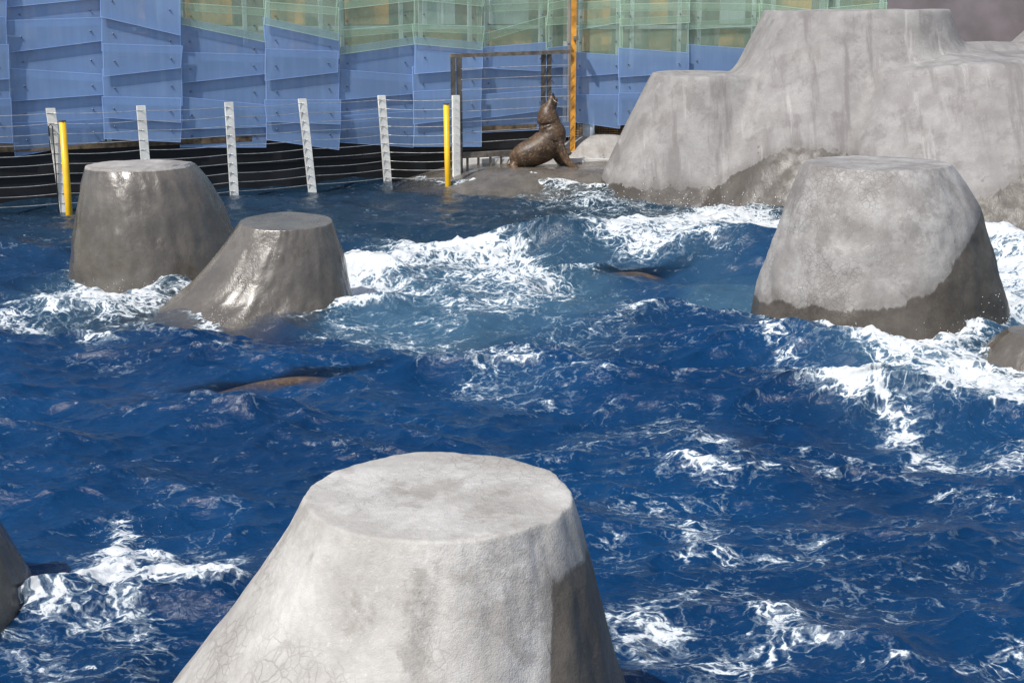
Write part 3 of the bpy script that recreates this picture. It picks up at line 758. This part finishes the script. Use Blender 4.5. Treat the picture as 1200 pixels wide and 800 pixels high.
# foam strokes written on the flat water: (points, radius, strength), radii in units of the picture at that depth
PXw = 600 + X / (Y * cp + H * sp) * F
PYw = 400 - F * ((-H * cp + Y * sp) / (Y * cp + H * sp))
nf1 = samp(NF, 16, X * 1.3, Y * 1.3); nf2 = samp(NF, 16, Y * 1.1 + 5, X * 1.3)
scl = F / (Y * cp + H * sp)
wx = PXw + nf1 * .10 * scl; wy = PYw + nf2 * .03 * scl
def stroke(pts, r, s, asp=2.2):
    d = np.full_like(X, 1e9)
    P_ = [np.array((p[0], p[1] * asp)) for p in pts]
    if len(P_) == 1: P_ = P_ * 2
    for a, b in zip(P_, P_[1:]):
        ab = b - a; L2_ = max(ab @ ab, 1e-6)
        t = np.clip(((wx - a[0]) * ab[0] + (wy * asp - a[1]) * ab[1]) / L2_, 0, 1)
        d = np.minimum(d, np.hypot(wx - a[0] - t * ab[0], wy * asp - a[1] - t * ab[1]))
    return s * np.exp(-(d / r) ** 2)
foam = np.zeros_like(X)
def add(pts, r, s, asp=2.2):
    global foam
    foam = 1 - (1 - foam) * (1 - np.clip(stroke(pts, r, s, asp), 0, 1))
# wave crest, right centre
add([(720, 285), (790, 275), (860, 262), (925, 272)], 42, .98); add([(735, 300), (830, 300), (915, 290)], 30, .85)
add([(625, 285), (650, 283), (690, 290)], 14, .7); add([(820, 250), (900, 262)], 22, .7); add([(690, 245), (760, 240)], 30, .42)
add([(640, 235), (700, 232)], 30, .38); add([(560, 228), (640, 226)], 30, .22)
# behind and beside low boulder, centre
add([(410, 330), (430, 312), (480, 300), (540, 302), (590, 318)], 36, .97); add([(395, 345), (440, 335)], 30, .75)
add([(540, 365), (580, 360), (620, 366)], 30, .50); add([(470, 330), (560, 340), (640, 345)], 50, .48)
add([(600, 325), (650, 345)], 22, .5); add([(400, 370), (450, 385), (500, 400)], 45, .42)
add([(520, 405), (560, 430), (580, 455)], 40, .24); add([(620, 400), (700, 395), (760, 375)], 34, .30)
add([(590, 440), (540, 455)], 40, .16); add([(640, 460), (560, 480)], 50, .12)
# left surge
add([(20, 362), (80, 352), (150, 348), (200, 338), (225, 330)], 22, .95); add([(60, 372), (120, 364), (160, 358)], 28, .85)
add([(5, 378), (60, 396), (130, 398)], 13, .75); add([(140, 380), (180, 388)], 28, .4); add([(255, 378), (262, 374)], 13, .9, 1.6)
add([(60, 415), (160, 428)], 26, .25)
# around right boulder
add([(1040, 412), (1090, 420), (1150, 432), (1200, 445)], 34, .90); add([(1110, 400), (1150, 385), (1190, 370)], 32, .92)
add([(1165, 290), (1240, 300)], 40, 1.0); add([(1180, 320), (1260, 340)], 42, 1.0); add([(1175, 350), (1240, 370)], 26, .9)
add([(995, 398), (1000, 390)], 13, .95, 1.5); add([(930, 430), (990, 455), (1080, 480), (1190, 480)], 26, .52)
add([(960, 470), (1020, 500), (1100, 530), (1200, 515)], 24, .62); add([(950, 535), (1050, 545), (1180, 535)], 24, .40)
add([(900, 410), (940, 450), (960, 490)], 20, .42); add([(1100, 455), (1200, 470)], 34, .55)
add([(1000, 560), (1080, 575), (1180, 600)], 26, .25)
# drifting scraps in the middle distance
add([(650, 540), (700, 510), (780, 500), (850, 520)], 34, .34); add([(760, 545), (860, 575), (940, 560)], 26, .34)
add([(800, 600), (860, 610), (830, 640)], 40, .32); add([(900, 640), (980, 650)], 40, .30)
# foreground right
add([(745, 735), (780, 745)], 34, .56); add([(800, 700), (880, 710), (930, 740)], 48, .40); add([(780, 770), (860, 780), (940, 765)], 50, .44)
add([(1060, 790), (1150, 785), (1200, 770)], 24, .50); add([(1020, 720), (1100, 700)], 60, .22); add([(700, 660), (740, 640)], 40, .3)
# foreground left
add([(120, 660), (150, 640), (165, 655), (120, 690)], 30, .92); add([(45, 700), (110, 690), (180, 695), (270, 697)], 30, .90)
add([(150, 622), (165, 615)], 16, .7, 1.3); add([(240, 668), (290, 660)], 20, .45); add([(35, 730), (90, 735), (140, 725)], 44, .72)
add([(20, 775), (100, 780), (170, 765)], 44, .52); add([(30, 700), (30, 720)], 22, .7); add([(200, 640), (260, 650)], 34, .3)
add([(430, 530), (445, 525)], 12, .4, 1.2)
near = gs(near_rock, X, Y)
Yfar = np.clip((Y - 9) / 4, 0, 1)
foam = 1 - (1 - foam) * (1 - .50 * near * Yfar)
foam = foam + .045 + .05 * np.clip((X + 1) / 4, -1, 1) * (Y < 14)                     # scraps everywhere, only where the noise peaks
# swells : ridges along lines in the pool
def ridge(pts, amp, sf, sb, xs=.5):
    P_ = [np.array(on(*p).to_2d()) for p in pts]
    best = np.full_like(X, 1e9); sgn = np.zeros_like(X); end = np.zeros_like(X)
    for a, b in zip(P_, P_[1:]):
        ab = b - a; L_ = math.sqrt(ab @ ab); nx_, ny_ = -ab[1] / L_, ab[0] / L_
        t = ((X - a[0]) * ab[0] + (Y - a[1]) * ab[1]) / L_ ** 2; tc = np.clip(t, 0, 1)
        ex = X - a[0] - tc * ab[0]; ey = Y - a[1] - tc * ab[1]; d = np.hypot(ex, ey)
        s = (X - a[0]) * nx_ + (Y - a[1]) * ny_
        m_ = d < best; best = np.where(m_, d, best); sgn = np.where(m_, s, sgn)
    sgm = np.where(sgn > 0, sb, sf)
    return amp * np.exp(-(best / sgm) ** 2)
X0w = X + .12 * nf1; 
sw = ridge([(625, 292), (680, 300), (760, 300), (850, 306), (930, 314)], .40, .55, 1.1)
sw += ridge([(300, 470), (420, 455), (520, 470)], .06, .5, .6) + ridge([(60, 520), (180, 500), (300, 520)], .07, .4, .6) + ridge([(760, 470), (880, 455), (1000, 475)], .07, .4, .6) + ridge([(820, 620), (960, 600), (1100, 625)], .05, .3, .4)
sw += ridge([(1150, 300), (1250, 320)], .22, .6, .8) + ridge([(1140, 385), (1210, 372)], .14, .3, .5)
sw += ridge([(420, 330), (520, 318), (620, 330)], .12, .6, .7) + ridge([(30, 372), (120, 365), (215, 345)], .12, .3, .6)
sw += ridge([(70, 705), (130, 680), (250, 700)], .10, .22, .35) + ridge([(550, 370), (610, 370)], .10, .3, .3)
sw -= ridge([(650, 330), (760, 345), (900, 360)], .10, .7, .5)
turb = spectral(1024, 6, 6, 140, -1.55, 21); turb2 = spectral(1024, 6, 6, 140, -1.55, 22)
fz = np.clip(foam, 0, 1) ** 1.3
tb = samp(turb, 6, X, Y); tb2 = samp(turb2, 6, X, Y)
calm = 1 - .55 * np.clip((Y - 17.5) / 5, 0, 1) * (1 - np.clip(foam * 1.5, 0, 1))
Z = (hh * calm) + sw + fz * (.014 * tb + .012 * np.abs(tb2))
# sharpen crests by moving points sideways
chop = .95
Xd = X + chop * ddx * calm; Yd = Y + chop * ddy * calm
# keep the surface from climbing over the low swimmer/boulders and behind the rear wall
# aeration: blurred foam
aer = np.clip(foam, 0, 1)
def blur2(a, sy, sx_):
    ky = np.fft.fftfreq(a.shape[0]) * 2 * np.pi; kx = np.fft.fftfreq(a.shape[1]) * 2 * np.pi
    g = np.exp(-.5 * (sy * sy * ky[:, None] ** 2 + sx_ * sx_ * kx[None, :] ** 2)); return np.fft.ifft2(np.fft.fft2(a) * g).real
aer = np.clip(blur2(aer, 16, 26) * 1.1, 0, 1) * np.clip((Y - 7.5) / 3, .25, 1)
aer = np.clip(aer + stroke([(840, 345), (900, 350), (950, 345)], 50, .65) + stroke([(440, 350), (540, 380), (680, 350)], 75, .42), 0, 1)
depth = Z - gs(blur(hit, .8), Xd, Yd)
clear = np.exp(-np.clip(depth, 0, 3) / .34)
# crest whitecaps from the slope of the chop
gy_, gx_ = np.gradient(ddx); fold = None
foam = foam + .16 * np.clip(hh * calm / .06 - 1.0, 0, 1.5) + .03 * nf1
V = np.stack([Xd, Yd, Z], -1).reshape(-1, 3)
ii = np.arange(NXW * NYW).reshape(NYW, NXW)
Fq = np.stack([ii[:-1, :-1], ii[:-1, 1:], ii[1:, 1:], ii[1:, :-1]], -1).reshape(-1, 4)
me = fast_mesh('pool_water', V, Fq)
for nm, arr in (('foam', foam), ('aer', aer), ('clear', clear)):
    a_ = me.attributes.new(nm, 'FLOAT', 'POINT'); a_.data.foreach_set('value', arr.astype(np.float32).ravel())

s = NT('pool water'); P = s.pos()
Pf = s.n('ShaderNodeCombineXYZ', {0: s.n('ShaderNodeSeparateXYZ', {0: P}).outputs[0], 1: s.n('ShaderNodeSeparateXYZ', {0: P}).outputs[1], 2: 0.0}).outputs[0]
Ps = s.mapped(Pf, (.72, 1.0, 1))
wn = s.n('ShaderNodeTexNoise', {'Vector': Ps, 'Scale': 2.3, 'Detail': 5.0, 'Roughness': .6}).outputs['Color']
wv = s.n('ShaderNodeVectorMath', {0: Ps}, operation='ADD')
sc_ = s.n('ShaderNodeVectorMath', {0: wn}, operation='SCALE'); sc_.inputs['Scale'].default_value = .55
s.put(wv.inputs[1], sc_.outputs[0]); Pw = wv.outputs[0]
n1 = s.noise(Pw, 4.2, 4, .6, .2); n2 = s.noise(Pw, 17, 6, .72, .4)
def vor(sc, wd):
    v = s.n('ShaderNodeTexVoronoi', {'Vector': Pw, 'Scale': sc}, feature='DISTANCE_TO_EDGE'); return s.ss(v.outputs['Distance'], 0, wd, 1, 0)
lace = s.math('MAXIMUM', vor(4.2, .11), s.math('MULTIPLY', vor(11, .16), .8))
fo = s.attr('foam'); ae = s.attr('aer'); cl = s.attr('clear')
val = s.math('ADD', s.math('MULTIPLY', fo, .92), s.math('MULTIPLY', s.math('SUBTRACT', n1, .5), 1.15))
val = s.math('ADD', val, s.math('MULTIPLY', s.math('SUBTRACT', n2, .5), 1.5))
val = s.math('ADD', val, s.math('MULTIPLY', s.math('SUBTRACT', lace, .35), .42))
mask = s.math('MULTIPLY', s.ss(val, .58, .86), s.ss(fo, .9, .2, .82, 1.0))
thin = s.math('MULTIPLY', s.ss(val, .36, .70), .26)
mask = s.math('MAXIMUM', mask, thin)
bn = s.noise(Pf, .35, 3)
body_c = s.mix(s.ss(bn, .35, .65), col(.0006, .022, .074), col(.001, .034, .108))
body_c = s.mix(s.math('MULTIPLY', s.ss(ae, .12, .8), .8), body_c, col(.040, .095, .150))
spx = s.n('ShaderNodeSeparateXYZ', {0: P})
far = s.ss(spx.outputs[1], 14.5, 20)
body_c = s.mix(s.math('MULTIPLY', far, .75), body_c, col(.010, .022, .030))  # rear water coloured darker: the dark wall's reflection is put into the body colour
s.put(s.p.inputs['Base Color'], body_c); s.p.inputs['Roughness'].default_value = .075; s.p.inputs['IOR'].default_value = 1.42
rip = s.noise(s.mapped(Pf, (.8, 1.25, 1)), 24, 6, .62, .4); rip2 = s.noise(s.mapped(Pf, (.7, 1.3, 1)), 9, 5, .6, .5)
hgt = s.math('ADD', s.math('MULTIPLY', rip, .35), s.math('MULTIPLY', rip2, .8))
s.put(s.p.inputs['Normal'], s.bump(hgt, .55, .04))
s.put(s.p.inputs['Alpha'], s.math('SUBTRACT', 1.0, s.math('MULTIPLY', cl, .85), clamp=True))
fm = s.n('ShaderNodeBsdfPrincipled'); fm.inputs['Roughness'].default_value = .55
s.put(fm.inputs['Base Color'], s.mix(s.ss(val, .55, 1.0), col(.40, .50, .56), col(.72, .74, .75)))
fh = s.math('ADD', s.math('MULTIPLY', n2, 1.0), s.math('MULTIPLY', s.noise(Pf, 70, 4, .7), .5))
s.put(fm.inputs['Normal'], s.bump(fh, .5, .025))
mx = s.n('ShaderNodeMixShader'); s.put(mx.inputs[0], mask); s.put(mx.inputs[1], s.p); s.put(mx.inputs[2], fm)
s.t.links.new(mx.outputs[0], s.out.inputs['Surface'])
me.materials.append(s.m)
wo = bpy.data.objects.new('pool_water', me); C.objects.link(wo); wo['kind'] = 'structure'

# spray droplets thrown up where waves break
M['drop'] = simple('water drops', (.85, .88, .9), .25, 0, .05, 10, 0)
ico = bmesh.new(); bmesh.ops.create_icosphere(ico, subdivisions=1, radius=1); iv = [v.co.copy() for v in ico.verts]; if_ = [[v.index for v in f.verts] for f in ico.faces]; ico.free()
dv = []; df = []
def spray(px, py, n_, sx_, hz, sz, z0=0.0):
    c = on(px, py)
    for _ in range(n_):
        p = c + Vector((random.gauss(0, sx_), random.gauss(0, sx_ * .5), z0 + abs(random.gauss(0, hz))))
        r = sz * .45 * random.uniform(.3, 1.0) * (c.y / 14) ** .5; b = len(dv); st_ = random.uniform(1, 1.7)
        for v in iv: dv.append((p.x + v.x * r, p.y + v.y * r, p.z + v.z * r * st_))
        for f in if_: df.append([b + k for k in f])
for a in ((720, 262, 60, .35, .18, .012, .18), (790, 250, 90, .6, .15, .012, .1), (880, 262, 110, .5, .22, .013, .1), (640, 288, 50, .25, .10, .010, .2),
          (920, 270, 50, .2, .3, .013, .1), (590, 355, 70, .3, .10, .010, .05), (1190, 395, 80, .25, .15, .010, .1), (1130, 400, 60, .25, .1, .009, .05), (1165, 300, 60, .25, .2, .011, .1),
          (998, 398, 60, .09, .08, .008, 0), (258, 378, 50, .08, .07, .009, 0), (410, 335, 60, .2, .1, .010, .05), (440, 535, 40, .08, .07, .004, 0), (155, 640, 70, .12, .06, .005, .05), (40, 700, 60, .1, .06, .005, 0), (150, 345, 60, .4, .06, .009, .05)):
    spray(*a)
o = mesh_obj('spray', dv, df, M['drop'], None, True); o['kind'] = 'stuff'; o['label'] = 'spray droplets thrown up by the breaking waves'; o['category'] = 'spray'
